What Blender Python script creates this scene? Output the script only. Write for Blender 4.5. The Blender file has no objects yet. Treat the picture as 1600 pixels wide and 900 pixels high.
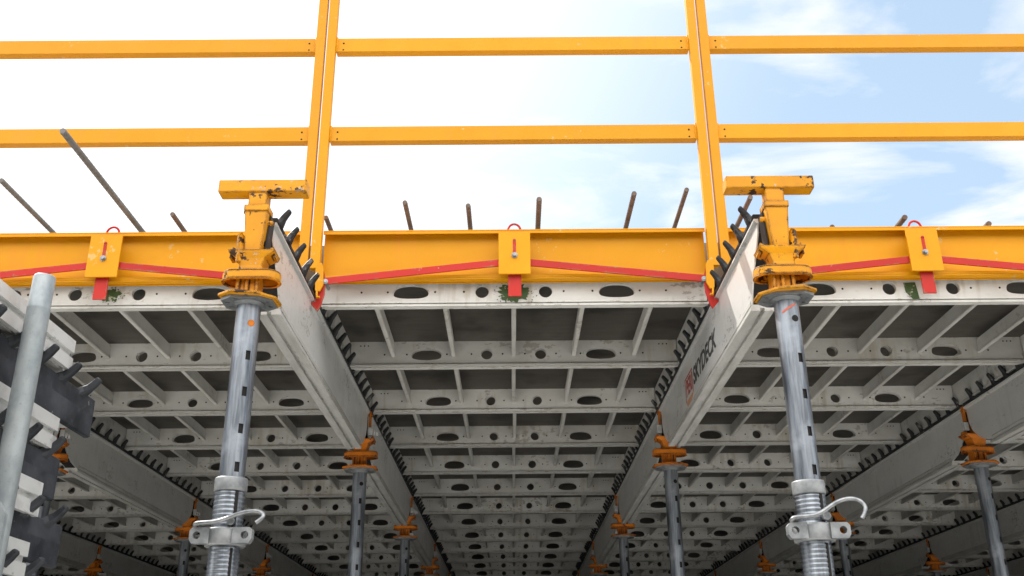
import bpy, math, random
from mathutils import Vector, Matrix
random.seed(7)
scene = bpy.context.scene
COL = scene.collection
ZD = 3.0            # underside of the deck panels above the ground
P = 1.55            # spacing of the beam lines
PITCH = 0.75        # panel depth
BL = 2.25           # prop spacing along a beam line
Y0 = -0.826         # front row of props
PLATE = -0.323      # top of the props, below the panel underside
PI = math.pi
R = math.radians

# ------------------------------------------------------------------ helpers
class MB:
    """collects shapes; build() links them as one mesh object"""
    def __init__(s): s.v=[]; s.f=[]; s.m=[]; s.sm=[]
    def add(s, vs, fs, mat=0, smooth=False, M=None):
        o=len(s.v)
        for v in vs:
            v=Vector(v)
            s.v.append(tuple(M@v) if M is not None else tuple(v))
        for f in fs:
            s.f.append([o+i for i in f]); s.m.append(mat); s.sm.append(smooth)
        return s
    def box(s, x0,x1,y0,y1,z0,z1, mat=0, M=None):
        vs=[(x0,y0,z0),(x1,y0,z0),(x1,y1,z0),(x0,y1,z0),(x0,y0,z1),(x1,y0,z1),(x1,y1,z1),(x0,y1,z1)]
        return s.add(vs,[(0,3,2,1),(4,5,6,7),(0,1,5,4),(1,2,6,5),(2,3,7,6),(3,0,4,7)],mat,False,M)
    def prism(s, poly, a, b, axis='z', mat=0, M=None, smooth=False):
        """extrude a polygon from a to b. axis z: poly is (x,y); y: (x,z); x: (y,z)"""
        n=len(poly)
        def mk(p,t):
            return {'z':(p[0],p[1],t),'y':(p[0],t,p[1]),'x':(t,p[0],p[1])}[axis]
        vs=[mk(p,a) for p in poly]+[mk(p,b) for p in poly]
        o=len(s.v)
        s.add(vs,[tuple(range(n-1,-1,-1)),tuple(range(n,2*n))],mat,False,M)
        for i in range(n):
            j=(i+1)%n
            s.f.append([o+i,o+j,o+n+j,o+n+i]); s.m.append(mat); s.sm.append(smooth)
        return s
    def loft(s, rings, mat=0, caps=True, smooth=False, M=None, closed=True):
        n=len(rings[0]); vs=[v for r in rings for v in r]; fs=[]
        for k in range(len(rings)-1):
            for i in range(n if closed else n-1):
                j=(i+1)%n
                fs.append((k*n+i,k*n+j,(k+1)*n+j,(k+1)*n+i))
        o=len(s.v); s.add(vs,fs,mat,smooth,M)
        if caps:
            s.f.append([o+i for i in range(n-1,-1,-1)]); s.m.append(mat); s.sm.append(False)
            k=(len(rings)-1)*n
            s.f.append([o+k+i for i in range(n)]); s.m.append(mat); s.sm.append(False)
        return s
    def lathe(s, prof, n=24, mat=0, M=None, caps=True, c=(0,0)):
        rings=[[(c[0]+r*math.cos(2*PI*i/n),c[1]+r*math.sin(2*PI*i/n),z) for i in range(n)] for r,z in prof]
        return s.loft(rings,mat,caps,True,M)
    def tube(s, pts, r, n=10, mat=0, M=None, radii=None):
        pts=[Vector(p) for p in pts]; rings=[]
        up=Vector((0,0,1)); t0=(pts[1]-pts[0]).normalized()
        if abs(t0.dot(up))>.9: up=Vector((0,1,0))
        a=t0.cross(up).normalized()
        for k,p in enumerate(pts):
            t=(pts[min(k+1,len(pts)-1)]-pts[max(k-1,0)]).normalized()
            a=(a-t*a.dot(t)).normalized(); b=t.cross(a)
            rr=radii[k] if radii else r
            rings.append([p+(a*math.cos(2*PI*i/n)+b*math.sin(2*PI*i/n))*rr for i in range(n)])
        return s.loft(rings,mat,True,True,M)
    def mesh(s, name, mats):
        me=bpy.data.meshes.new(name); me.from_pydata(s.v,[],s.f)
        for m in (mats if isinstance(mats,(list,tuple)) else [mats]): me.materials.append(m)
        for p,mi,sm in zip(me.polygons,s.m,s.sm): p.material_index=mi; p.use_smooth=sm
        me.validate(); me.update()
        import bmesh
        bm=bmesh.new(); bm.from_mesh(me); bmesh.ops.recalc_face_normals(bm,faces=bm.faces); bm.to_mesh(me); bm.free()
        return me
    def build(s, name, mats, parent=None, loc=None, bevel=0, rot=None):
        return link(name, s.mesh(name,mats), parent, loc, bevel, rot)

def link(name, me, parent=None, loc=None, bevel=0, rot=None):
    o=bpy.data.objects.new(name, me); COL.objects.link(o)
    if parent is not None: o.parent=parent
    if loc is not None: o.location=loc
    if rot is not None: o.rotation_euler=rot
    if bevel:
        b=o.modifiers.new('bevel','BEVEL'); b.width=bevel; b.segments=2; b.limit_method='ANGLE'; b.angle_limit=R(40)
    return o
def tag(o, label, cat, group=None):
    o['label']=label; o['category']=cat
    if group: o['group']=group
    return o
def thing(name, label, cat, loc=(0,0,0), group=None, rot=None):
    o=bpy.data.objects.new(name,None); COL.objects.link(o); o.location=loc
    o.empty_display_size=.1
    if rot is not None: o.rotation_euler=rot
    return tag(o,label,cat,group)
def struct(name, mb, mat):
    o=mb.build(name,mat); o['kind']='structure'; return o
def copy_tree(o, parent=None):
    c=o.copy(); COL.objects.link(c); c.parent=parent
    for ch in list(o.children): copy_tree(ch,c)
    return c
def capsule(hw, r, n=8):
    pts=[]
    for i in range(n+1): t=-PI/2+PI*i/n; pts.append((hw-r+r*math.cos(t), r*math.sin(t)))
    for i in range(n+1): t=PI/2+PI*i/n; pts.append((-hw+r+r*math.cos(t), r*math.sin(t)))
    return pts
def holed_plate(name, outer, holes, half, mat):
    """flat plate with real holes, in the x-z plane"""
    cu=bpy.data.curves.new(name,'CURVE'); cu.dimensions='2D'; cu.fill_mode='BOTH'; cu.extrude=half
    for poly in [outer]+holes:
        sp=cu.splines.new('POLY'); sp.points.add(len(poly)-1); sp.use_cyclic_u=True
        for q,p in zip(sp.points,poly): q.co=(p[0],p[1],0,1)
    o=bpy.data.objects.new(name,cu); COL.objects.link(o)
    bpy.context.view_layer.update()
    dg=bpy.context.evaluated_depsgraph_get()
    me=bpy.data.meshes.new_from_object(o.evaluated_get(dg))
    bpy.data.objects.remove(o)
    me.transform(Matrix.Rotation(PI/2,4,'X'))
    v=[tuple(x.co) for x in me.vertices]; f=[list(p.vertices) for p in me.polygons]
    bpy.data.meshes.remove(me)
    mb=MB(); mb.add(v,f); return mb

# ------------------------------------------------------------------ materials
def nt(name):
    m=bpy.data.materials.new(name); m.use_nodes=True
    n=m.node_tree.nodes; l=m.node_tree.links
    return m,n,l,n['Principled BSDF']
def N(n,t,**k):
    x=n.new(t)
    for a,b in k.items(): setattr(x,a,b)
    return x
def noise(n,l,scale,detail=4,vec=None,rough=.55,dist=0):
    t=N(n,'ShaderNodeTexNoise'); t.inputs['Scale'].default_value=scale; t.inputs['Detail'].default_value=detail
    t.inputs['Roughness'].default_value=rough; t.inputs['Distortion'].default_value=dist
    if vec is not None: l.new(vec,t.inputs['Vector'])
    return t.outputs['Fac']
def ramp(n,l,fac,a,b,ca=(0,0,0,1),cb=(1,1,1,1)):
    r=N(n,'ShaderNodeValToRGB'); e=r.color_ramp.elements
    e[0].position=a; e[0].color=ca; e[1].position=b; e[1].color=cb
    l.new(fac,r.inputs[0]); return r.outputs[0]
def mix(n,l,fac,a,b,mode='MIX'):
    m=N(n,'ShaderNodeMix',data_type='RGBA',blend_type=mode)
    if isinstance(fac,(int,float)): m.inputs[0].default_value=fac
    else: l.new(fac,m.inputs[0])
    for i,x in ((6,a),(7,b)):
        if isinstance(x,tuple): m.inputs[i].default_value=(*x[:3],1)
        else: l.new(x,m.inputs[i])
    return m.outputs[2]
def wpos(n,l,scale=(1,1,1)):
    g=N(n,'ShaderNodeNewGeometry'); mp=N(n,'ShaderNodeMapping'); mp.inputs['Scale'].default_value=scale
    l.new(g.outputs['Position'],mp.inputs[0]); return mp.outputs[0]
def opos(n,l,scale=(1,1,1)):
    g=N(n,'ShaderNodeTexCoord'); mp=N(n,'ShaderNodeMapping'); mp.inputs['Scale'].default_value=scale
    l.new(g.outputs['Object'],mp.inputs[0]); return mp.outputs[0]
def bump(n,l,b,h,strength=.2,dist=.002):
    x=N(n,'ShaderNodeBump'); x.inputs['Strength'].default_value=strength; x.inputs['Distance'].default_value=dist
    l.new(h,x.inputs['Height']); l.new(x.outputs[0],b.inputs['Normal'])

def painted(name, base, dirt, chip=None, rough=.42, dirt_amt=.5, chip_thr=.62, streak=(1,1,1), scale=9, vary=(.9,1.06), splash=None, drips=None, spec=.35, sp_thr=.345, metal=0):
    m,n,l,b=nt(name)
    w0=wpos(n,l,streak); oi=N(n,'ShaderNodeObjectInfo')
    va=N(n,'ShaderNodeVectorMath',operation='MULTIPLY_ADD'); l.new(oi.outputs['Random'],va.inputs[0]); va.inputs[1].default_value=(37,11,23); l.new(w0,va.inputs[2]); w=va.outputs[0]
    f1=noise(n,l,scale,5,w); f2=noise(n,l,scale*6,4,w)
    b.inputs['Specular IOR Level'].default_value=spec; b.inputs['Metallic'].default_value=metal
    c=mix(n,l,ramp(n,l,f1,.38,.75,(0,0,0,1),(dirt_amt,)*3+(1,)),base,dirt)
    c=mix(n,l,ramp(n,l,f2,.56,.75,(0,0,0,1),(dirt_amt*.55,)*3+(1,)),c,dirt)
    # small tint difference from piece to piece
    mr=N(n,'ShaderNodeMapRange'); mr.inputs[3].default_value,mr.inputs[4].default_value=vary
    l.new(oi.outputs['Random'],mr.inputs[0])
    hv=N(n,'ShaderNodeHueSaturation'); l.new(mr.outputs[0],hv.inputs['Value']); l.new(c,hv.inputs['Color']); c=hv.outputs[0]
    if drips:   # vertical run marks
        fd=noise(n,l,1,4,opos(n,l,(26,26,2.2))); fe=noise(n,l,3.5,3,w)
        md=N(n,'ShaderNodeMath',operation='MULTIPLY'); l.new(fd,md.inputs[0]); l.new(fe,md.inputs[1])
        c=mix(n,l,ramp(n,l,md.outputs[0],.29,.40,(0,0,0,1),(.65,.65,.65,1)),c,drips)
    if splash:  # dried concrete spatter
        fs=noise(n,l,38,5,w,.6); ft=noise(n,l,4,3,w)
        ms=N(n,'ShaderNodeMath',operation='MULTIPLY'); l.new(fs,ms.inputs[0]); l.new(ft,ms.inputs[1])
        c=mix(n,l,ramp(n,l,ms.outputs[0],sp_thr,sp_thr+.03,(0,0,0,1),(.75,.75,.75,1)),c,splash)
    if chip:
        f3=noise(n,l,55,6,w,.62); f4=noise(n,l,11,3,w)
        # chips gather on edges: pointiness is weak on low poly, so two noises decide
        mm=N(n,'ShaderNodeMath',operation='MULTIPLY'); l.new(f3,mm.inputs[0]); l.new(f4,mm.inputs[1])
        be=N(n,'ShaderNodeBevel',samples=4); be.inputs['Radius'].default_value=.011
        g=N(n,'ShaderNodeNewGeometry')
        dp=N(n,'ShaderNodeVectorMath',operation='DOT_PRODUCT'); l.new(be.outputs[0],dp.inputs[0]); l.new(g.outputs['Normal'],dp.inputs[1])
        ed=N(n,'ShaderNodeMapRange'); ed.inputs[1].default_value=.995; ed.inputs[2].default_value=.8; ed.inputs[3].default_value=0; ed.inputs[4].default_value=.17
        l.new(dp.outputs['Value'],ed.inputs[0])
        ad=N(n,'ShaderNodeMath',operation='ADD'); l.new(mm.outputs[0],ad.inputs[0]); l.new(ed.outputs[0],ad.inputs[1])
        k=ramp(n,l,ad.outputs[0],chip_thr*.6,chip_thr*.6+.015)
        c=mix(n,l,k,c,chip)
    l.new(c,b.inputs['Base Color'])
    rr=N(n,'ShaderNodeMapRange'); rr.inputs[3].default_value=rough-.08; rr.inputs[4].default_value=rough+.18
    l.new(f1,rr.inputs[0]); l.new(rr.outputs[0],b.inputs['Roughness'])
    bump(n,l,b,f2,.12,.0015)
    return m

M={}
M['yellow']=painted('yellow_paint',(.74,.318,.002),(.65,.26,.004),None,.42,.28,sp_thr=.385,splash=(.66,.45,.18),drips=(.76,.29,.012),vary=(.92,1.04),spec=.22)
M['yellow_chipped']=painted('chipped_yellow_paint',(.75,.32,.003),(.50,.20,.03),(.045,.024,.014),.45,.55,.545,sp_thr=.38,splash=(.5,.42,.32),spec=.25)
M['shaded_dirty_yellow']=painted('dirty_shaded_yellow_paint',(.72,.20,.008),(.26,.095,.022),(.06,.03,.02),.5,.65,.60,spec=.25)  # yellow paint toned orange for the shade under the deck, plus dirt
M['red']=painted('red_paint',(.50,.024,.016),(.40,.035,.03),(.30,.16,.10),.45,.45,.72,sp_thr=.40,splash=(.5,.25,.2),spec=.25)
M['beam']=painted('light_grey_powder_coat',(.74,.74,.725),(.56,.555,.54),(.42,.41,.39),.36,.40,.84,metal=.35,streak=(1,1,2),scale=5,vary=(.88,1.03),splash=(.40,.39,.37),drips=(.56,.55,.53))
M['lip']=painted('bare_aluminium_lip',(.60,.595,.57),(.34,.33,.30),(.20,.19,.17),.42,.65,.80,streak=(3,.6,3),scale=9,vary=(.85,1.05))
M['black']=painted('black_plastic',(.013,.014,.016),(.060,.060,.062),None,.5,.5,scale=20,splash=(.22,.21,.20))
M['black_worn']=painted('worn_black_plastic',(.016,.018,.022),(.085,.09,.105),None,.55,.75,scale=10,sp_thr=.40,splash=(.25,.25,.26))
M['panel']=painted('off_white_panel_paint',(.71,.705,.675),(.46,.435,.385),(.24,.20,.15),.5,.6,.80,streak=(.8,2,1.4),scale=5,vary=(.80,1.04),splash=(.33,.30,.26),drips=(.42,.37,.29))
M['rib']=painted('off_white_rib_paint',(.64,.63,.60),(.42,.395,.35),None,.5,.6,scale=6,vary=(.84,1.04),splash=(.36,.33,.29))
M['hole']=painted('painted_hole_shade',(.012,.011,.010),(.02,.02,.018),None,.8,.3)  # dark colour stands in for the shade inside holes and hollow ends
M['text_black']=painted('black_lettering',(.04,.04,.042),(.12,.12,.12),None,.5,.5,scale=30)
M['text_red']=painted('red_lettering',(.40,.060,.050),(.46,.22,.19),None,.5,.8,scale=30)
M['text_orange']=painted('orange_lettering',(.60,.26,.12),(.60,.42,.32),None,.5,.8,scale=30)
M['rust']=painted('rusty_steel',(.20,.145,.115),(.10,.065,.050),(.05,.03,.025),.8,.8,.75,scale=40)
M['bar_grey']=painted('grey_steel_bar',(.23,.22,.205),(.13,.115,.10),(.06,.045,.035),.7,.7,.78,scale=40)
M['pink']=painted('red_wax_crayon',(.75,.16,.10),(.5,.2,.15),None,.7,.5,scale=60)
def flaky():
    m,n,l,b=nt('flaking_green_paint'); w=wpos(n,l)
    f=noise(n,l,42,6,w,.65); f2=noise(n,l,120,4,w)
    c=mix(n,l,f2,(.022,.060,.016),(.075,.125,.035))
    c=mix(n,l,ramp(n,l,f,.57,.63),c,(.50,.50,.36))
    l.new(c,b.inputs['Base Color']); b.inputs['Roughness'].default_value=.6; return m
M['green']=flaky()

def ply():
    m,n,l,b=nt('dark_plywood_facing')
    w=wpos(n,l,(1,6,1)); w2=wpos(n,l)
    f1=noise(n,l,6,6,w); f2=noise(n,l,4.5,3,w2)
    c=mix(n,l,f1,(.040,.035,.030),(.092,.082,.070))
    c=mix(n,l,ramp(n,l,f2,.50,.66,(0,0,0,1),(.8,.8,.8,1)),c,(.018,.016,.013))
    l.new(c,b.inputs['Base Color']); b.inputs['Roughness'].default_value=.55
    bump(n,l,b,f1,.2,.002); return m
M['ply']=ply()
def galv(name,base=(.44,.47,.50),dark=(.22,.245,.28),metal=.55,rough=.42,streak=(1,1,.08),scale=60):
    m,n,l,b=nt(name)
    w=opos(n,l,streak); w2=opos(n,l)
    f=noise(n,l,scale,5,w); f2=noise(n,l,14,5,w2); f3=noise(n,l,130,3,w2)
    c=mix(n,l,ramp(n,l,f,.36,.68),base,dark)
    c=mix(n,l,ramp(n,l,f2,.5,.72,(0,0,0,1),(.55,.55,.55,1)),c,tuple(min(1,x*1.25) for x in base))
    c=mix(n,l,ramp(n,l,f3,.6,.78,(0,0,0,1),(.4,.4,.4,1)),c,(.16,.15,.14))
    l.new(c,b.inputs['Base Color']); b.inputs['Metallic'].default_value=metal
    rr=N(n,'ShaderNodeMapRange'); rr.inputs[3].default_value=rough-.1; rr.inputs[4].default_value=rough+.2
    l.new(f2,rr.inputs[0]); l.new(rr.outputs[0],b.inputs['Roughness'])
    bump(n,l,b,f,.15,.001); return m
M['galv']=galv('galvanised_prop_tube',(.30,.325,.36),(.07,.082,.10),.75,.34)
M['galv_light']=galv('light_galvanised_casting',(.33,.34,.345),(.16,.17,.18),.45,.45,(1,1,1),25)
M['galv_pale']=galv('pale_galvanised_block',(.62,.62,.60),(.42,.42,.41),.2,.5,(1,1,1),30)
M['galv_post']=galv('dull_galvanised_post',(.36,.39,.40),(.25,.28,.295),.35,.5,(1,1,.5),40)
M['bolt']=galv('zinc_bolt',(.34,.35,.36),(.18,.19,.20),.8,.36,(1,1,1),60)
M['plate']=galv('grey_steel_plate',(.27,.285,.29),(.15,.16,.165),.5,.5,(1,1,1),30)

def concrete(name,a,b_,scale=3):
    m,n,l,b=nt(name); w=wpos(n,l)
    f=noise(n,l,scale,8,w); f2=noise(n,l,scale*.25,4,w); f3=noise(n,l,90,4,w)
    c=mix(n,l,ramp(n,l,f,.3,.72),a,b_)
    c=mix(n,l,ramp(n,l,f2,.45,.7,(0,0,0,1),(.35,.35,.35,1)),c,tuple(x*.6 for x in b_))
    l.new(c,b.inputs['Base Color']); b.inputs['Roughness'].default_value=.85
    bump(n,l,b,f3,.4,.004); return m
M['ground']=concrete('pale_bounce_concrete',(.82,.80,.755),(.70,.68,.64))
M['earth']=concrete('dark_falloff_earth',(.07,.065,.052),(.05,.045,.038),1.5)
M['floor']=concrete('shade_dark_floor',(.05,.06,.05),(.035,.042,.035))  # colour darkened to deepen the shade under the deck
M['wall']=concrete('dark_light_block_concrete',(.06,.068,.06),(.04,.046,.042))  # very dark so the added walls return little light
M['slab']=concrete('light_block_slab_concrete',(.30,.295,.28),(.22,.215,.20))

# ------------------------------------------------------------------ the setting
g=MB(); g.add([(-260,-260,0),(260,-260,0),(260,260,0),(-260,260,0)],[(0,1,2,3)]); struct('ground',g,M['earth'])  # unseen ground coloured dark to cut bounce light on the far rows
g=MB(); g.add([(-14,-4.3,.004),(14,-4.3,.004),(14,1.0,.004),(-14,1.0,.004)],[(0,1,2,3)]); struct('bounce_pavement',g,M['ground'])  # added pale sheet, sized to bounce light under the front rows
YB=11.0; XW=7.3
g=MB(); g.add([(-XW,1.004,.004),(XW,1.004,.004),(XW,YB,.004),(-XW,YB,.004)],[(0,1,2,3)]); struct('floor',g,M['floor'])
w=MB(); w.box(-XW,XW,YB,YB+.25,.004,ZD+.11)  # added unseen wall, blocks light at the far end
tag(w.build('light_block_wall',M['wall']),'added dark wall blocking light from the far end under the deck','wall')
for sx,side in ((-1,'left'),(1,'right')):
    w=MB(); w.box(min(sx*XW,sx*(XW+.25)),max(sx*XW,sx*(XW+.25)),.45,YB-.004,.004,ZD+.11)  # added unseen side walls, cut light coming in from the sides
    tag(w.build('light_block_wall',M['wall']),'added dark side wall blocking light from the %s under the deck'%side,'wall')
s=MB(); s.box(-XW-.25,XW+.25,.07,YB+.25,ZD+.124,ZD+.285)  # added slab, keeps sky light out of the gaps between panels
struct('light_block_slab',s,M['slab'])

# ------------------------------------------------------------------ deck panels
HW=.749
def stad(cx,cz,hw,hh,n=20,flat=.52,ex=2.5):
    pts=[]
    for i in range(n):
        t=2*PI*i/n; c,s_=math.cos(t),math.sin(t)
        x=hw*abs(c)**(2/ex)*(1 if c>=0 else -1); z=hh*abs(s_)**(2/ex)*(1 if s_>=0 else -1)
        if z<0: z*=flat
        pts.append((cx+x,cz+z))
    return pts
def circ(cx,cz,r,n=18): return [(cx+r*math.cos(2*PI*i/n),cz+r*math.sin(2*PI*i/n)) for i in range(n)]
HC=.056
holes=[circ(-.121,HC,.0258),circ(.121,HC,.0258),stad(-.392,HC-.008,.067,.036,26),stad(.392,HC-.008,.067,.036,26)]
edge=holed_plate('edge_beam',[(-HW+.016,.0125),(HW-.016,.0125),(HW-.016,.1175),(-HW+.016,.1175)],holes,.0075,None)
def edge_mb(sgn):
    e=MB(); e.v=[(x,y*1+sgn*0,z) for x,y,z in edge.v]; e.f=[list(f) for f in edge.f]; e.m=[0]*len(e.f); e.sm=[False]*len(e.f)
    # bottom lip, a thin bead and an inner top ledge
    e.box(-HW+.016,HW-.016,-.005,.027,.0,.0079) if sgn>0 else e.box(-HW+.016,HW-.016,-.016,.002,.002,.0079)
    e.box(-HW+.016,HW-.016,.001,.004,.0081,.0124) if sgn>0 else e.box(-HW+.016,HW-.016,.001,.0035,.0081,.0124)
    for cx in (-.05,.05,.19,-.19,.30,-.30,.48,-.48,.58,-.58):
        pts=circ(cx,HC,.0042,8)
        e.prism(pts,-.0082,.0082,'y',mat=1)
    for cx in (.655,.672,.689,-.655,-.672,-.689): e.prism(circ(cx,.098,.0035,6),-.0082,.0082,'y',mat=1)
    return e
front_me=edge_mb(1).mesh('edge_beam',[M['panel'],M['hole']])
rear_me=edge_mb(-1).mesh('edge_beam',[M['panel'],M['hole']])
sr=MB()
sr.prism([(-.008,.0),(.006,.0),(.006,.006),(.003,.012),(.003,.1175),(-.003,.1175),(-.003,.012),(-.008,.006)],.002,PITCH-.002,'y')
side_me=sr.mesh('side_rail',M['rib'])
rb=MB()
rb.prism([(-.006,.043),(.006,.043),(.0095,.046),(.0095,.052),(.0042,.058),(.0042,.108),(-.0042,.108),(-.0042,.058),(-.0095,.052),(-.0095,.046)],.0157,PITCH-.0157,'y')
rib_me=rb.mesh('rib',M['rib'])
pl=MB(); pl.box(-HW,HW,.0015,PITCH-.0015,.1178,.1228); ply_me=pl.mesh('plywood_facing',M['ply'])
def panel_proto(label):
    t=thing('deck_panel',label,'panel')
    link('edge_beam',front_me,t,(0,.0080,0)); link('edge_beam',rear_me,t,(0,PITCH-.0080,0))
    for s_ in (-1,1): link('side_rail',side_me,t,(s_*(HW-.0085),0,0))
    for x in (-.54,-.27,0,.27,.54): link('rib',rib_me,t,(x,0,0))
    link('plywood_facing',ply_me,t)
    return t
ORD=['first','second','third','fourth','fifth','sixth','seventh','eighth','ninth','tenth','eleventh','twelfth','thirteenth','fourteenth']
BAY={0:'central bay',-1:'bay left of the centre',1:'bay right of the centre',-2:'second bay left of the centre',2:'second bay right of the centre',
     -3:'third bay left of the centre',3:'third bay right of the centre',-4:'fourth bay left of the centre',4:'fourth bay right of the centre'}
def depth(y): return (y+3.5)*.923+.534
proto=None; front_panels={}
for r in range(14):
    for b in range(-4,5):
        d=depth(PITCH*(r+1)); lim=.60*d
        if b and abs(b)*P-P/2>lim: continue
        if r==0: lab='off white panel showing its holed outer edge, front row, '+BAY[b]
        elif r>8: lab='shadowed deck panel, %s row from front, %s'%(ORD[r],BAY[b])
        else: lab='off white ribbed panel, %s row from front, %s'%(ORD[r],BAY[b])
        if proto is None: proto=panel_proto(lab); o=proto
        else: o=copy_tree(proto)
        o['label']=lab; o['group']='deck panels laid in rows'
        o.location=(b*P+random.uniform(-.004,.004),PITCH*r+random.uniform(-.0008,.0008),ZD+random.uniform(-.002,.001))
        if r==0: front_panels[b]=o
# green paint splashes on the outer edge of the front panels
def splash(parent, cx, w_, h_, seed, flat=False):
    rnd=random.Random(seed); mb=MB()
    if flat:
        mb.prism([(cx-w_,.078),(cx+w_*.3,.08),(cx+w_*.5,.012),(cx-w_*.2,.010),(cx-w_*.9,.04)],-.0012,-.0006,'y')
    else:
        n=46; pts=[]
        for i in range(n):
            t=2*PI*i/n; k=rnd.uniform(.72,1.12)
            pts.append((cx+w_*k*math.cos(t)*(1 if abs(math.cos(t))>.3 else .9),min(.098,max(.010,.052+h_*k*math.sin(t)))))
        mb.add([(cx,-.001,.052)]+[(x,-.001,z) for x,z in pts],[(0,1+i,1+(i+1)%n) for i in range(n)])
        for k in range(30):
            a=rnd.uniform(0,2*PI); q=rnd.uniform(1.0,1.4); x=cx+w_*q*math.cos(a); z=.05+h_*q*math.sin(a)
            if .012<z<.1: mb.prism(circ(x,z,rnd.uniform(.001,.0032),6),-.0012,-.0007,'y')
    mb.build('paint_splash',M['green'],parent)
splash(front_panels[0],.002,.064,.040,3)
splash(front_panels[-1],-.0+.012,.042,.026,5)
splash(front_panels[1],-.03,.035,.03,6,True)

# ------------------------------------------------------------------ main beams (local: x across, y along, z = 0 at the panel underside)
def rail_mb(side, L0, L1, teeth=True, skip=()):
    mb=MB(); s_=side
    e_=0 if teeth else .012
    mb.prism([(0,-.021),(s_*(.038+e_),-.021),(s_*(.0435+e_),-.018),(s_*(.0435+e_),-.008),(s_*(.040+e_),-.004),(0,-.004)],L0,L1,'y')
    n=int((L1-L0-.06)/.125)+1
    y=.120 if L0>.05 else .027
    if L0<.05: n=18
    for k in range(n):
        yc=y+k*.125+random.uniform(-.003,.003)
        j=random.uniform(-.0015,.0015)
        secs=[(.035,-.012,.050,.022,.0),(.043,.003,.029,.021,.001),(.048,.012,.0225,.019,.003),(.058,.0245,.0195,.0165,.006),(.0685,.0355,.0175,.014,.009),(.0712,.0378,.012,.009,.010)]
        if k in skip or not teeth: continue
        rings=[]
        for x,z,wy,th,dy in secs:
            ax,az=((.35,.94) if z<.015 else (.55,.83) if z<.025 else (.80,.60))
            nx,nz=-az,ax
            rr=[]
            for a,b in ((-1,-.6),(-.6,-1),(.6,-1),(1,-.6),(1,.6),(.6,1),(-.6,1),(-1,.6)):
                rr.append((s_*(x+nx*b*th/2+j),yc-dy+a*wy/2,z+nz*b*th/2))
            rings.append(rr)
        mb.loft(rings,0,True,False)
    return mb
def beam_meshes(front):
    LF=.075 if front else .022; L1=BL-.022
    zb=-.262
    inner=[(.024,-.036),(.027,-.105),(.050,-.150),(.105,-.195),(.165,-.225),(.232,-.2405)]
    outer=[(.075,-.036),(.085,-.062),(.130,-.105),(.180,-.150),(.225,-.205),(.243,-.2405)]
    e0=outer if front else inner
    prof=e0+[(BL-y,z) for y,z in reversed(inner)]
    web=MB(); web.prism(prof,-.030,.030,'x')
    # dark strips painted on the solid ends, for the shade inside a hollow beam
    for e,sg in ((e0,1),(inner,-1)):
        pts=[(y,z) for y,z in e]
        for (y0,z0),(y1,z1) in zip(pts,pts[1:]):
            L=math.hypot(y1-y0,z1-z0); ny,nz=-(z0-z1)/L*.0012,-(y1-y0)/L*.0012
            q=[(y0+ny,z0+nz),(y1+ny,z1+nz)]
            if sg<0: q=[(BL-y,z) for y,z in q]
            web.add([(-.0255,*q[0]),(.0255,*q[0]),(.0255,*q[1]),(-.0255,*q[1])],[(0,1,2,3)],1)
    fl=MB()
    fl.prism([(-.030,-.0355),(-.041,-.029),(-.041,-.0215),(.041,-.0215),(.041,-.029),(.030,-.0355)],LF-.004,L1+.004,'y')
    lip=MB()
    for a in (-1,1):
        pr=[(a*.007,zb),(a*.037,zb),(a*.037,zb+.012),(a*.031,zb+.021),(a*.007,zb+.021)]
        lip.prism(pr,.235,BL-.224,'y')
        lip.prism([(a*.031,zb+.0215),(a*.034,zb+.0215),(a*.034,zb+.034),(a*.0305,zb+.040)],.250,BL-.240,'y')
    lip.box(-.007,.007,.235,BL-.224,zb+.010,zb+.0205)
    skip=(5,) if front else ()
    return (web.mesh('web',[M['beam'],M['hole']]),fl.mesh('top_flange',M['beam']),lip.mesh('bottom_flange',M['lip']),
            rail_mb(-1,LF,L1,True,skip).mesh('toothed_rail',M['black']),rail_mb(1,LF,L1,True,skip).mesh('toothed_rail',M['black']))
BM=beam_meshes(False); BF=beam_meshes(True)
SCAL=rail_mb(1,.022,BL-.022,False).mesh('toothed_rail',M['black_worn'])
def swap(o,frm,to):
    for c in o.children:
        if c.data in frm: c.data=to[frm.index(c.data)]
def make_beam(label, rail_mat=None):
    t=thing('main_beam',label,'beam',(0,0,0))
    for nme,me in zip(('web','top_flange','bottom_flange','toothed_rail','toothed_rail'),BM): link(nme,me,t)
    return t
LINE={-.5:'line left of the central bay',.5:'line right of the central bay',-1.5:'second line to the left',1.5:'second line to the right',
      -2.5:'third line to the left',2.5:'third line to the right',-3.5:'fourth line to the left',3.5:'fourth line to the right'}
def seen(x,y,m=.62): return abs(x)<m*depth(y)
bproto=None; beams={}
for n_ in range(5):
    for k in (-.5,.5,-1.5,1.5,-2.5,2.5,-3.5,3.5):
        yb=Y0+BL*n_
        if not seen(k*P,yb+BL,.57): continue
        if n_==0 and abs(k)==.5: lab='light grey unlettered main beam jutting out at front left'
        else: lab='grey main beam, %s length from front, %s'%(ORD[n_],LINE[k])
        if n_==0 and k==.5: lab='light grey main beam with black and red lettering at front right'
        if bproto is None: bproto=make_beam(lab); o=bproto
        else: o=copy_tree(bproto)
        if n_==0: swap(o,BM,BF)
        elif n_>0: swap(o,BF,BM)
        o['label']=lab; o['group']='main beams carrying the deck'
        o.location=(k*P,yb,ZD); beams[(n_,k)]=o
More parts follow.
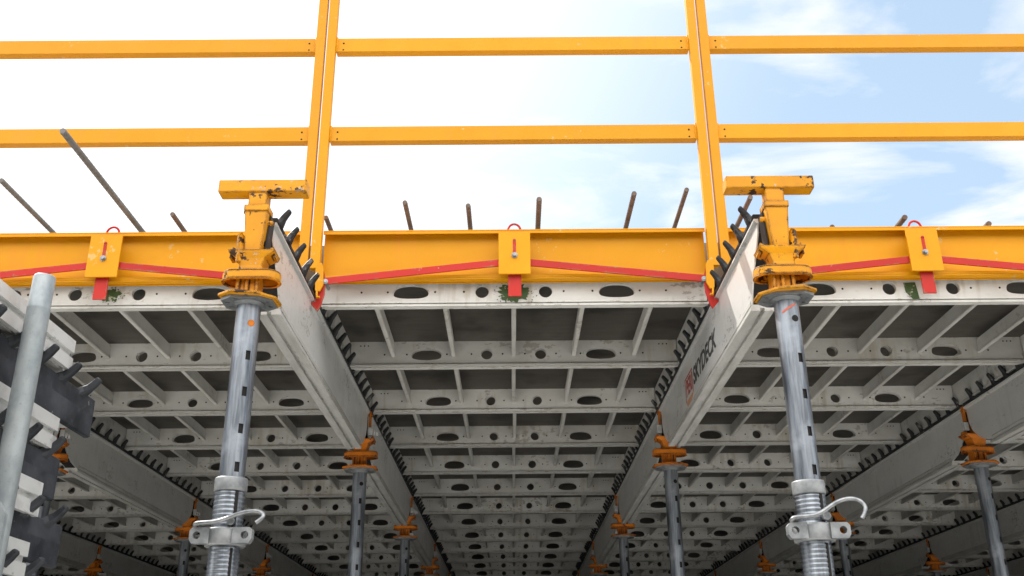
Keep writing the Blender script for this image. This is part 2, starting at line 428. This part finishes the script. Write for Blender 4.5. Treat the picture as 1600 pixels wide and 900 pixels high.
# lettering on the left face of the front right beam
def text_mesh(txt, size, shear, width):
    cu=bpy.data.curves.new('lettering','FONT'); cu.body=txt; cu.size=size; cu.shear=shear; cu.offset=size*.030; cu.extrude=.0004
    o=bpy.data.objects.new('lettering',cu); COL.objects.link(o); bpy.context.view_layer.update()
    me=bpy.data.meshes.new_from_object(o.evaluated_get(bpy.context.evaluated_depsgraph_get()))
    bpy.data.objects.remove(o)
    xs=[v.co.x for v in me.vertices]; k=width/(max(xs)-min(xs)); x0=min(xs)
    for v in me.vertices: v.co.x=(v.co.x-x0)*k
    return me
fb=beams[(0,.5)]
RL=Matrix(((0,0,-1),(-1,0,0),(0,1,0))).to_4x4()   # text x -> -y, text y -> z, text z -> -x
def letter(name,me,mat,y,z):
    me.transform(RL); me.materials.clear(); me.materials.append(mat)
    return link(name,me,fb,(-.0306,y,z))
ty=lambda yw: yw-Y0
letter('lettering',text_mesh('SKYDECK',.098,.18,.50),M['text_black'],ty(.475),-.176)
letter('lettering',text_mesh('PERI',.098,.12,.150),M['text_red'],ty(.655),-.178)
em=MB(); a0,a1,z0,z1=ty(.490),ty(.675),-.198,-.096
for q in ((a0,a1,z1-.007,z1),(a0,a0+.007,z0,z1-.0075),(a1-.007,a1,z0,z1-.0075)): em.box(-.0312,-.0304,*q)
em.build('emblem',M['text_red'],fb)
em=MB(); em.prism([(a1,z0),(a0,z0),(a0+.02,z0-.010),(a1-.06,z0-.050)],-.0312,-.0304,'x'); em.build('emblem',M['text_orange'],fb)

# ------------------------------------------------------------------ props
def octa(rx,ry,k=.42): return [(rx,-ry*k),(rx,ry*k),(rx*k,ry),(-rx*k,ry),(-rx,ry*k),(-rx,-ry*k),(-rx*k,-ry),(rx*k,-ry)]
def ring_poly(mb, outer, inner, z0, z1, mat=0):
    n=len(outer)
    o=[(x,y,z0) for x,y in outer]; oo=[(x,y,z1) for x,y in outer]; i_=[(x,y,z0) for x,y in inner]; ii=[(x,y,z1) for x,y in inner]
    mb.loft([i_,o,oo,ii,i_],mat,False,False)
def slot_tube(mb, r, z0, z1, slots, ang, n=32):
    """tube with real slots cut through the wall on one side and its opposite, fluted surface"""
    da=2*PI/n; hw=2
    ia=round(ang/da)
    zs=[z0]
    for zc,h in slots: zs+= [zc-h/2,zc+h/2]
    zs.append(z1)
    def rad(i): return r*(1-.018*(1 if (i%4)==0 else 0))
    V=[];F=[]
    for z in zs:
        for i in range(n): V.append((rad(i)*math.cos(i*da),rad(i)*math.sin(i*da),z))
    for k in range(len(zs)-1):
        cut=(k%2==1)
        for i in range(n):
            j=(i+1)%n
            if cut and ((i-ia)%n in (n-1,0)): continue
            F.append((k*n+i,k*n+j,(k+1)*n+j,(k+1)*n+i))
    mb.add(V,F,0,True)
    # inner wall in dark colour, for the shade seen through a slot
    mb.lathe([(r-.004,z0),(r-.004,z1)],n,1,None,False)
def drophead(t, sx, chipped, front):
    """yellow drop head, built from z = 0 (prop plate) upwards"""
    m=M['yellow_chipped'] if chipped else M['shaded_dirty_yellow']
    h=thing_part('drop_head',t)
    mb=MB(); mb.prism(octa(.085,.080),.010,.018,'z'); mb.build('base_plate',m,h,bevel=.0015,rot=(R(3) if front else 0,R(-4*sx) if front else 0,0))
    mb=MB()
    for x in (-.038,-.012,.018): mb.box(x,x+.010,-.026,.026,.0195,.085)
    mb.box(-.030,.026,-.018,-.010,.0195,.085); mb.box(-.033,.022,.026,.032,.0195,.085)
    mb.build('stem',m,h,bevel=.001)
    mb=MB()
    out=capsule(.085,.039); inn=capsule(.078,.032)
    ring_poly(mb,out,inn,.0705,.093)
    mb.prism(capsule(.083,.037),.0935,.098,'z')
    ring_poly(mb,capsule(.0875,.0415),capsule(.077,.031),.066,.070)
    mb.build('wedge_ring',m,h,bevel=.002)
    # flared claw above the ring
    mb=MB()
    def rect(a,b,z,sk=0): return [(-a+sk,-b,z),(a+sk,-b,z),(a+sk,b,z),(-a+sk,b,z)]
    mb.loft([rect(.034,.030,.0985),rect(.033,.029,.112),rect(.040,.031,.135),rect(.066,.036,.152),rect(.069,.037,.160),rect(.060,.033,.159),rect(.03,.027,.13)],0,True,False)
    mb.prism([(-.068,.140),(-.060,.140),(-.048,.168),(-.060,.176)],-.02,.02,'y'); mb.prism([(.060,.140),(.068,.140),(.060,.176),(.048,.168)],-.02,.02,'y')
    mb.build('claw',m,h,bevel=.0015)
    if front:
        mb=MB()
        mb.loft([rect(.021,.024,.130),rect(.026,.026,.19),rect(.034,.027,.290)],0,True,False)
        mb.build('tapered_post',m,h,bevel=.002)
        mb=MB(); mb.box(-.0365,.0365,-.030,.030,.2905,.310); mb.build('collar',m,h,bevel=.002)
        mb=MB(); mb.box(-.0275,.0275,-.023,.023,.3105,.354); mb.build('neck',m,h,bevel=.002)
        mb=MB(); mb.box(-.133-.011*sx,.133-.011*sx,-.026,.026,.3545,.3965); mb.build('head_plate',m,h,bevel=.004)
        # loose wedge plate standing beside the post
        mb=MB(); pr=[(.0,.0),(.018,.006),(.024,.05),(.020,.098),(.010,.108),(.0,.100)]
        mb.prism(pr,-.005,.005,'x'); mb.build('wedge',m,h,(sx*.040,-.040,.118),.001,(R(-6),R(9*sx),R(35*sx)))
        mb=MB(); mb.tube([(-.5*sx*.03,0,.262),(-sx*.046,.004,.262)],.008,10); mb.build('pin',m,h)
        mb=MB(); mb.prism([(.0275,.15),(.0315,.15),(.040,.285),(.034,.285)] if sx<0 else [(-.0315,.15),(-.0275,.15),(-.034,.285),(-.040,.285)],.0,.045,'y'); mb.build('hollow_end_shade',M['black'],h)  # black strip stands in for the shade in the hollow beam end
    else:
        for s_ in (-1,1):
            xa,xb=sorted((s_*.0335,s_*.0445)); xc,xd=sorted((s_*.0320,s_*.056))
            mb=MB(); mb.box(xc,xd,-.016,.012,.180,.222); mb.build('galvanised_block',M['galv_pale'],h,bevel=.002)
            mb=MB(); mb.box(xa,xb,-.011,.009,.2225,.305); mb.tube([(s_*.032,-.001,.285),(s_*.050,-.001,.285)],.009,8); mb.build('side_bar',M['shaded_dirty_yellow'],h,bevel=.001)
        mb=MB(); mb.box(.058,.070,-.012,.010,.178,.205); mb.box(.073,.082,-.008,.010,.178,.198); mb.build('galvanised_lug',M['galv_pale'],h,bevel=.002)
        mb=MB(); mb.box(-.014,.014,-.012,.012,.162,.335); mb.build('neck',M['shaded_dirty_yellow'],h,bevel=.001)
def thing_part(name,parent):
    o=bpy.data.objects.new(name,None); COL.objects.link(o); o.parent=parent; o.empty_display_size=.05; return o
def make_prop(label, sx, chipped, front, collar_z, nut_z, turn, hz=.9, hx=.88):
    t=thing('steel_prop',label,'prop',(0,0,0))
    top=ZD+PLATE
    h0=len(bpy.data.objects)
    drophead(t,sx,chipped,front)
    for ch in t.children:
        if ch.name.startswith('drop_head'): ch.location=(0,0,top)
    mb=MB(); pts=[]
    mb.prism(octa(.074,.058,.55),0.0,.009,'z')
    mb.lathe([(.036,-.010),(.042,-.002),(.046,-.0005)],28,0)
    for x,y in ((.058,.018),(-.058,.018),(.03,.046),(-.03,.046),(.03,-.046),(-.03,-.046),(.058,-.018),(-.058,-.018)):
        mb.prism(circ(x,y,.006,8),-.0015,.0,'z',1)
    mb.build('top_plate',[M['plate'],M['bolt']],t,(0,0,top))
    # inner tube
    cz=ZD+collar_z; nz=ZD+nut_z
    mb=MB(); L=top-cz
    slots=[(cz-0+ .045+.105*i,.027) for i in range(int((L-.09)/.105))]
    slot_tube(mb,.0345,cz-.02,top-.010,slots,R(-90+turn))
    mb.prism([(x*1.0,z) for x,z in circ(0,top-.068,.010,12)],-.0352,-.030,'y',2,Matrix.Rotation(R(turn),4,'Z'))
    mb.build('inner_tube',[M['galv'],M['hole'],M['hole'] if not front or sx>0 else M['shaded_dirty_yellow']],t)
    # clamp collar
    mb=MB(); mb.lathe([(.036,cz-.018),(.0425,cz-.018),(.0435,cz-.014),(.0435,cz+.014),(.0425,cz+.018),(.036,cz+.018)],32); mb.build('collar',M['galv_light'],t)
    # threaded outer tube: rounded thread of 12 mm pitch
    mb=MB(); prof=[]; z=cz-.0185; zend=max(nz-.45,.6)
    while z>zend:
        prof+= [(.0385,z),(.0405,z-.0035),(.0410,z-.006),(.0402,z-.0085)]; z-=.0118
    prof.append((.0375,z)); prof.append((.0375,.012))
    mb.lathe(list(reversed(prof)),28)
    a=R(-90+turn+8)
    mb.box(-.0045,.0045,-.0416,-.036,nz+.02,cz-.02,1,Matrix.Rotation(R(turn+8),4,'Z'))
    mb.box(-.0035,.0035,-.0416,-.036,nz-.42,nz-.03,1,Matrix.Rotation(R(turn+8),4,'Z'))
    mb.build('threaded_tube',[M['galv'],M['hole']],t)
    # cast adjusting nut with two drilled lugs and a bent handle
    nut=MB()
    nut.lathe([(.0415,nz-.024),(.052,nz-.024),(.054,nz-.018),(.054,nz+.016),(.052,nz+.021),(.0415,nz+.021)],32)
    Mx=Matrix.Translation((0,0,nz))
    for sd in (-1,1):
        lug=holed_plate('lug',[(sd*.030,-.021),(sd*.074,-.021),(sd*.081,-.010),(sd*.081,.012),(sd*.074,.020),(sd*.030,.020)][::sd],[circ(sd*.062,0,.010,14)],.012,None)
        nut.add([(x,y-.040,z) for x,y,z in lug.v],lug.f,0,False,Mx)
    no=nut.build('adjusting_nut',M['galv_light'],t,bevel=.0015)
    hd=MB(); sg=1
    pts=[(-.070,-.048,nz+.024),(-.066,-.060,nz+.032),(-.040,-.068,nz+.033),(-.010,-.070,nz+.036),(.015,-.072,nz+.048),(.040,-.074,nz+.066),(.068,-.080,nz+.078),(.095,-.088,nz+.080),(.116,-.096,nz+.070),(.125,-.102,nz+.052),(.118,-.106,nz+.034),(.106,-.108,nz+.018)]
    pts=[(x*hx if x>0 else x,y,nz+.024+(z-nz-.024)*hz) for x,y,z in pts]
    # smooth the path
    for _ in range(2):
        q=[pts[0]]
        for a_,b_ in zip(pts,pts[1:]):
            q+= [tuple(.75*x+.25*y for x,y in zip(a_,b_)),tuple(.25*x+.75*y for x,y in zip(a_,b_))]
        q.append(pts[-1]); pts=q
    hd.tube(pts,.0057,10)
    hd.build('handle',M['bolt'],no)
    bl=MB(); bl.tube([(.020,-.036,nz+.036),(.024,-.056,nz+.036)],.011,8); bl.build('pin',M['bolt'],no)
    mb=MB(); mb.prism(octa(.09,.09,.8),.004,.012,'z'); mb.build('base_plate',M['plate'],t)
    return t
pg='steel props under the deck'
pL=make_prop('front left steel prop with chipped yellow T head, no crayon mark',-1,True,True,-.847,-.985,33,.55,.97)
pL.location=(-.772,Y0-.004,0); pL['group']=pg
pR=make_prop('front right steel prop with chipped yellow T head and red crayon mark',1,True,True,-.868,-.985,20)
pR.location=(.779,Y0-.006,0); pR['group']=pg
for src,x,lab in ((pL,-1.5*P,'chipped yellow headed prop beyond the left picture edge'),(pR,1.5*P,'chipped yellow headed prop beyond the right picture edge')):
    o=copy_tree(src); o.location.x=x; o['label']=lab
mk=MB(); tp=ZD+PLATE
for k in range(9):
    a=R(-128+k*7.5); a2=R(-128+(k+1)*7.5); z=tp-.052+k*.0028
    mb_r=.0356
    mk.add([(mb_r*math.cos(a),mb_r*math.sin(a),z),(mb_r*math.cos(a2),mb_r*math.sin(a2),z+.0028),(mb_r*math.cos(a2),mb_r*math.sin(a2),z+.0098),(mb_r*math.cos(a),mb_r*math.sin(a),z+.006)],[(0,1,2,3)])
mk.build('crayon_mark',M['pink'],pR)
pq=None
for n_ in range(0,5):
    for k in (-.5,.5,-1.5,1.5,-2.5,2.5,-3.5,3.5):
        if n_==0: continue
        x=k*P; y=Y0+BL*n_
        if not seen(x,y,.57): continue
        lab='shade-toned yellow headed prop, %s row from front, %s'%(ORD[n_],LINE[k])
        if pq is None: pq=make_prop(lab,1,False,False,-1.15,-1.32,25); o=pq
        else: o=copy_tree(pq)
        o['label']=lab; o['group']=pg; o.location=(x+random.uniform(-.004,.004),y,0); o.rotation_euler.z=random.choice((0,0,.15,-.2)) if o is not pq else 0

# ------------------------------------------------------------------ yellow edge guards with railing
def make_guard(label):
    t=thing('edge_guard',label,'edge guard',(0,0,0))
    hw=P/2-.010; zb=.083; zt=.295; yf=-.062; yw=-.016
    mb=MB()
    # C channel: web, flanges towards the street, small return lips
    mb.box(-hw+.03,hw-.03,yw,yw+.005,zb,zt)
    yl=-.046
    mb.box(-hw+.03,hw-.03,yl,yw-.0005,zt-.005,zt); mb.box(-hw+.03,hw-.03,yl,yw-.0005,zb+.0045,zb+.010)
    mb.box(-hw+.03,hw-.03,yl,yl+.004,zt-.017,zt-.0055); mb.box(-hw+.03,hw-.03,yl,yl+.004,zb+.0105,zb+.023)
    mb.build('edge_beam',M['yellow'],t,bevel=.0012)
    for s_ in (-1,1):
        xo=s_*(P/2-.004); xi=s_*(P/2-.041)
        a,b=min(xo,xi),max(xo,xi)
        mb=MB(); mb.box(a,b,-.085,-.055,.12,1.95); p=mb.build('post',M['yellow'],t,bevel=.002)
        # clamp at the post foot: yellow bracket, red hook and bolt
        c=s_*(P/2-.046)
        q=lambda x,z:(s_*x,z)
        mb=MB(); mb.prism([q(.7305,.004),q(.735,.088),q(.729,.115),q(.713,.114),q(.706,.096),q(.702,.026),q(.714,.000)][::-s_],-.146,-.137,'y')
        mb.tube([(s_*.724,-.141,.02),(s_*.724,-.143,-.012),(s_*.721,-.146,-.024),(s_*.711,-.147,-.022)],.0045,8)
        mb.build('bracket',M['yellow'],t,bevel=.001)
        mb=MB(); mb.prism([q(.709,.100),q(.697,.052),q(.697,-.006),q(.708,-.051),q(.719,-.074),q(.7335,-.058),q(.7440,-.046),q(.7440,-.038),q(.7305,-.0335),q(.7305,-.004),q(.721,.016)][::s_],-.134,-.127,'y')
        mb.build('hook',M['red'],t,bevel=.001)
        bx=s_*.697
        mb=MB(); mb.tube([(bx,-.066,.043),(bx,-.142,.043)],.0065,6); mb.tube([(bx,-.1345,.043),(bx,-.1385,.043)],.0100,14); mb.build('bolt',M['bolt'],t)
        # red tie bar from the hook to the middle plate
        x0,z0,x1,z1=s_*.722,.070,s_*.050,.142
        dx,dz=x1-x0,z1-z0; L=math.hypot(dx,dz); nx,nz=-dz/L*.0138,dx/L*.0138
        if s_>0: nx,nz=-nx,-nz
        mb=MB(); mb.prism([(x0-nx,z0-nz),(x1-nx,z1-nz),(x1+nx,z1+nz),(x0+nx,z0+nz)],-.076,-.069,'y'); mb.build('tie_bar',M['red'],t,bevel=.001)
    for z in (.714,1.143):
        mb=MB(); hh=.033
        xr=P/2-.0415
        mb.box(-xr,xr,-.068,-.030,z-hh,z+hh)
        for s_ in (-1,1):
            mb.prism(circ(s_*(xr-.030),z+.008,.0042,8),-.0692,-.067,'y',1)
            mb.prism(circ(s_*(xr-.030),z-.024,.0038,8),-.0692,-.067,'y',1)
            # weld bead
            mb.tube([(s_*(xr-.002),-.069,z-hh-.004),(s_*(xr-.002),-.069,z+hh+.003)],.0045,6)
        mb.build('rail',[M['yellow'],M['hole']],t,bevel=.003)
    # middle plate, slot, bolt, tab, ring
    mb=MB(); mb.box(-.060,.060,-.088,-.080,.0895,.262); mb.build('middle_plate',M['yellow'],t,bevel=.0015)
    mb=MB(); mb.box(-.006,.006,-.0895,-.0882,.175,.228); mb.tube([(0,-.0882,.228),(0,-.0895,.228)],.006,10); mb.build('slot',M['red'],t)
    mb=MB(); mb.tube([(0,-.0882,.165),(0,-.100,.165)],.0075,6); mb.tube([(0,-.0884,.165),(0,-.0915,.165)],.0115,14); mb.build('bolt',M['bolt'],t)
    mb=MB(); mb.box(-.0245,.0245,-.071,-.064,.006,.2665); mb.build('locking_tab',M['red'],t,bevel=.001)
    mb=MB(); mb.tube([(.024*math.cos(a*PI/14),-.0405,zt-.003+.027*math.sin(a*PI/14)) for a in range(0,15)],.0045,8)
    mb.box(-.026,.026,-.054,-.0465,zt-.034,zt-.0175); mb.build('lifting_ring',M['red'],t)
    # narrow return behind the posts
    return t
gd={}
for b,lab in ((0,'yellow edge beam with railing and red tie bars, middle one of three'),(-1,'yellow edge beam with railing, leftmost, behind the foreground beam stack'),(1,'yellow edge beam with railing, rightmost, below the clouds'),
    (-2,'yellow edge beam with railing, next one beyond the left picture edge'),(2,'yellow edge beam with railing, next one beyond the right picture edge')):
    o=make_guard(lab) if b==0 else copy_tree(gd[0])
    o['label']=lab; o['group']='yellow edge guards along the deck edge'; o.location=(b*P,0,ZD); gd[b]=o

# ------------------------------------------------------------------ reinforcing bars lying over the slab edge
bars=[(-1.87,-.31,'long grey-brown rebar running out of the picture at far left',.010),(-1.506,-.645,'longest rebar, reaching past the lower rail at left',.0115),(-1.335,-.03,'short rebar left of the left T head',.010),
(-.742,.01,'rebar half hidden behind the left pair of posts',.010),(-.418,-.114,'leftmost rebar standing clear between the two pairs of posts',.010),(-.177,-.084,'short rebar left of the middle lifting ring',.010),
(.096,-.132,'rusty rebar just right of the middle lifting ring',.011),(.454,-.173,'leaning rebar midway between lifting ring and right posts',.0105),(.648,-.20,'thin rebar close left of the right pair of posts',.0095),
(.902,-.135,'rebar behind the right T head',.0105),(1.292,.126,'rebar tip barely showing over the edge beam at right',.0105),(1.557,.044,'short thick rebar left of the right lifting ring',.0115),(1.92,.107,'stub of rebar right of the right lifting ring',.0115)]
for x,y,lab,r in bars:
    mb=MB(); pts=[]; rad=[]
    yy=y; k=0
    L=2.2
    n=int(L/.011)
    for i in range(n):
        pts.append((0,i*.011,0)); rad.append(r*(1.0 if i%2 else .93))
    mb.tube(pts,r,8,radii=rad)
    o=mb.build('rebar',M['bar_grey'] if x<-1.4 else M['rust'],None,(x,y,ZD+.38)); o.rotation_euler=(0,0,random.uniform(-.006,.006))
    tag(o,lab,'rebar','rebars over the deck edge')

# ------------------------------------------------------------------ rack of stacked beams in the left foreground
rk=thing('storage_rack','galvanised storage rack post standing at far left in front of the stack','rack',(-1.186,-1.60,0))
for x,y in ((.19,.02),(.19,-1.75),(-.42,.02),(-.42,-1.75)):
    mb=MB(); zt=ZD-.556
    mb.lathe([(.0228,.012),(.0228,zt-.075),(.0232,zt-.073),(.0221,zt-.070),(.0221,zt-.003),(.0205,zt)],28)
    mb.box(-.06,.06,-.06,.06,0.004,.0115)
    mb.build('post',M['galv_post'],rk,(x,y,0))
mb=MB()
zr=ZD-1.232
for y in (.07,-1.70): mb.box(-.46,.165,y-.03,y+.03,zr-.06,zr)
for x in (-.42,.14): mb.box(x-.02,x+.02,-1.669,.039,zr-.058,zr-.006)
mb.build('frame',M['galv_post'],rk,bevel=.004)
br=holed_plate('bracket',[(-.075,-.30),(.040,-.30),(.040,-.075),(.024,-.052),(-.075,-.040)],[stad(-.030,-.120,.034,.024,16,1)],.005,None)
bo=br.build('bracket',M['galv_post'],rk,(.180,-.018,ZD-.975)); bo.data.transform(Matrix.Rotation(R(0),4,'Z'))
bo.location=(.190,-.035,ZD-.985)
stack=[('b',-.712,-1.045,'uppermost black toothed rail in the foreground beam stack'),('b',-.896,-1.185,'second black toothed rail down in the foreground beam stack'),
       ('b',-1.040,-1.115,'third black toothed rail down in the foreground beam stack'),('b',-1.165,-1.19,'lowest black toothed rail in the foreground beam stack'),
       ('w',-.618,-1.245,'uppermost white beam flange in the foreground stack'),('w',-.813,-1.26,'second white beam flange down in the foreground stack'),
       ('w',-.968,-1.285,'third white beam flange down in the foreground stack'),('w',-1.100,-1.30,'lowest white beam flange in the foreground stack')]
worn=[BM[3].copy(),BM[4].copy()]
for me in worn: me.materials[0]=M['black_worn']
wl=BM[2].copy(); wl.materials[0]=M['beam']
for kind,z,yend,lab in stack:
    o=copy_tree(bproto); swap(o,BF,BM)
    swap(o,BM,(BM[0],BM[1],wl,worn[0],SCAL if kind=='b' else worn[1]))
    o['label']=lab; o['group']='main beams stacked on the rack'
    if kind=='b':
        o.rotation_euler=(0,PI/2,0); o.location=(-1.076,yend-BL+.022,ZD+z)
    else:
        o.rotation_euler=(0,-PI/2,0); o.location=(-1.062-.262,yend-BL+.224,ZD+z)

# ------------------------------------------------------------------ light
SD=Vector((-1.12,1.0,1.60)).normalized()
el=math.asin(SD.z); az=math.atan2(SD.x,SD.y)
sun=bpy.data.lights.new('sun','SUN'); sun.energy=5.0; sun.angle=R(.53); sun.color=(1,.955,.88)
so=bpy.data.objects.new('sun',sun); COL.objects.link(so); so.rotation_euler=SD.to_track_quat('Z','Y').to_euler(); so.location=(-8,8,14)

wd=bpy.data.worlds.new('World'); scene.world=wd; wd.use_nodes=True
n=wd.node_tree.nodes; l=wd.node_tree.links; bg=n['Background']
sky=N(n,'ShaderNodeTexSky',sky_type='NISHITA'); sky.sun_disc=False; sky.sun_elevation=el; sky.sun_rotation=az%(2*PI); sky.air_density=1; sky.dust_density=1.0; sky.ozone_density=1
tc=N(n,'ShaderNodeTexCoord')
dt=N(n,'ShaderNodeVectorMath',operation='DOT_PRODUCT'); l.new(tc.outputs['Generated'],dt.inputs[0]); dt.inputs[1].default_value=SD
sp=N(n,'ShaderNodeSeparateXYZ'); l.new(tc.outputs['Generated'],sp.inputs[0])
# clouds: noise on a plane above, thinning with the distance from the sun
mz=N(n,'ShaderNodeMath',operation='MAXIMUM'); l.new(sp.outputs['Z'],mz.inputs[0]); mz.inputs[1].default_value=.08
dv=N(n,'ShaderNodeVectorMath',operation='DIVIDE'); l.new(tc.outputs['Generated'],dv.inputs[0])
cb=N(n,'ShaderNodeCombineXYZ')
for i in range(3): l.new(mz.outputs[0],cb.inputs[i])
l.new(cb.outputs[0],dv.inputs[1])
mp=N(n,'ShaderNodeMapping'); mp.inputs['Location'].default_value=(1.3,.4,0); mp.inputs['Scale'].default_value=(1,1.5,1); l.new(dv.outputs[0],mp.inputs[0])
cf=noise(n,l,1.9,9,mp.outputs[0],.55,.35)
glow=N(n,'ShaderNodeMapRange',interpolation_type='SMOOTHSTEP'); glow.inputs[1].default_value=.58; glow.inputs[2].default_value=1.0; l.new(dt.outputs['Value'],glow.inputs[0])
cm=ramp(n,l,cf,.48,.68)
hz=mix(n,l,1.0,mix(n,l,1.0,sky.outputs[0],(.09,.09,.09),'MULTIPLY'),(.345,.440,.510),'ADD')
c=mix(n,l,cm,hz,(1.02,1.02,1.03))
c=mix(n,l,glow.outputs[0],c,(1.25,1.25,1.24))
# added unseen bright sky behind the camera, fill light for the front faces
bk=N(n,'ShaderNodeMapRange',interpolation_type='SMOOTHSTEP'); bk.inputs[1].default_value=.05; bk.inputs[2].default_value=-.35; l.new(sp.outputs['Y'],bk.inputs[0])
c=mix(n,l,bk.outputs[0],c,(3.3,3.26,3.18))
# added low dimming of that unseen sky, cuts light reaching the far rows
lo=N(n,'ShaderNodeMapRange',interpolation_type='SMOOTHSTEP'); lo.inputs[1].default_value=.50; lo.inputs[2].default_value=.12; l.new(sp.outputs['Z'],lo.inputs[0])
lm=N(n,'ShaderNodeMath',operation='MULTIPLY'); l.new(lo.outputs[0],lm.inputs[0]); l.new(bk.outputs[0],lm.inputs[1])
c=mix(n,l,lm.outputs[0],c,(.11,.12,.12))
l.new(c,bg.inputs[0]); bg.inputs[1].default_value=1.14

# ------------------------------------------------------------------ camera
pi_,ya,ro=R(22.6197),R(-.1143),R(-.4824)
def row(v):  # world direction -> (right, up, depth)
    c_,s_=math.cos(ya),math.sin(ya); x=c_*v[0]+s_*v[1]; y=-s_*v[0]+c_*v[1]; z=v[2]
    c_,s_=math.cos(pi_),math.sin(pi_); dep=c_*y+s_*z; up=-s_*y+c_*z
    c_,s_=math.cos(ro),math.sin(ro); return (c_*x+s_*up,-s_*x+c_*up,dep)
ex,ey,ez=row((1,0,0)),row((0,1,0)),row((0,0,1))
right=Vector((ex[0],ey[0],ez[0])); up=Vector((ex[1],ey[1],ez[1])); fw=Vector((ex[2],ey[2],ez[2]))
cam=bpy.data.cameras.new('camera'); cam.lens=1551.88/1600*36; cam.sensor_width=36; cam.clip_end=1000; cam.clip_start=.05
co=bpy.data.objects.new('camera',cam); COL.objects.link(co)
Mc=Matrix((right,up,-fw)).transposed().to_4x4(); Mc.translation=Vector((-.01724,-3.49864,ZD-1.38947)); co.matrix_world=Mc
scene.camera=co
scene.view_settings.view_transform='Standard'; scene.view_settings.look='None'; scene.view_settings.exposure=0; scene.view_settings.gamma=1
scene.cycles.max_bounces=8; scene.cycles.diffuse_bounces=2
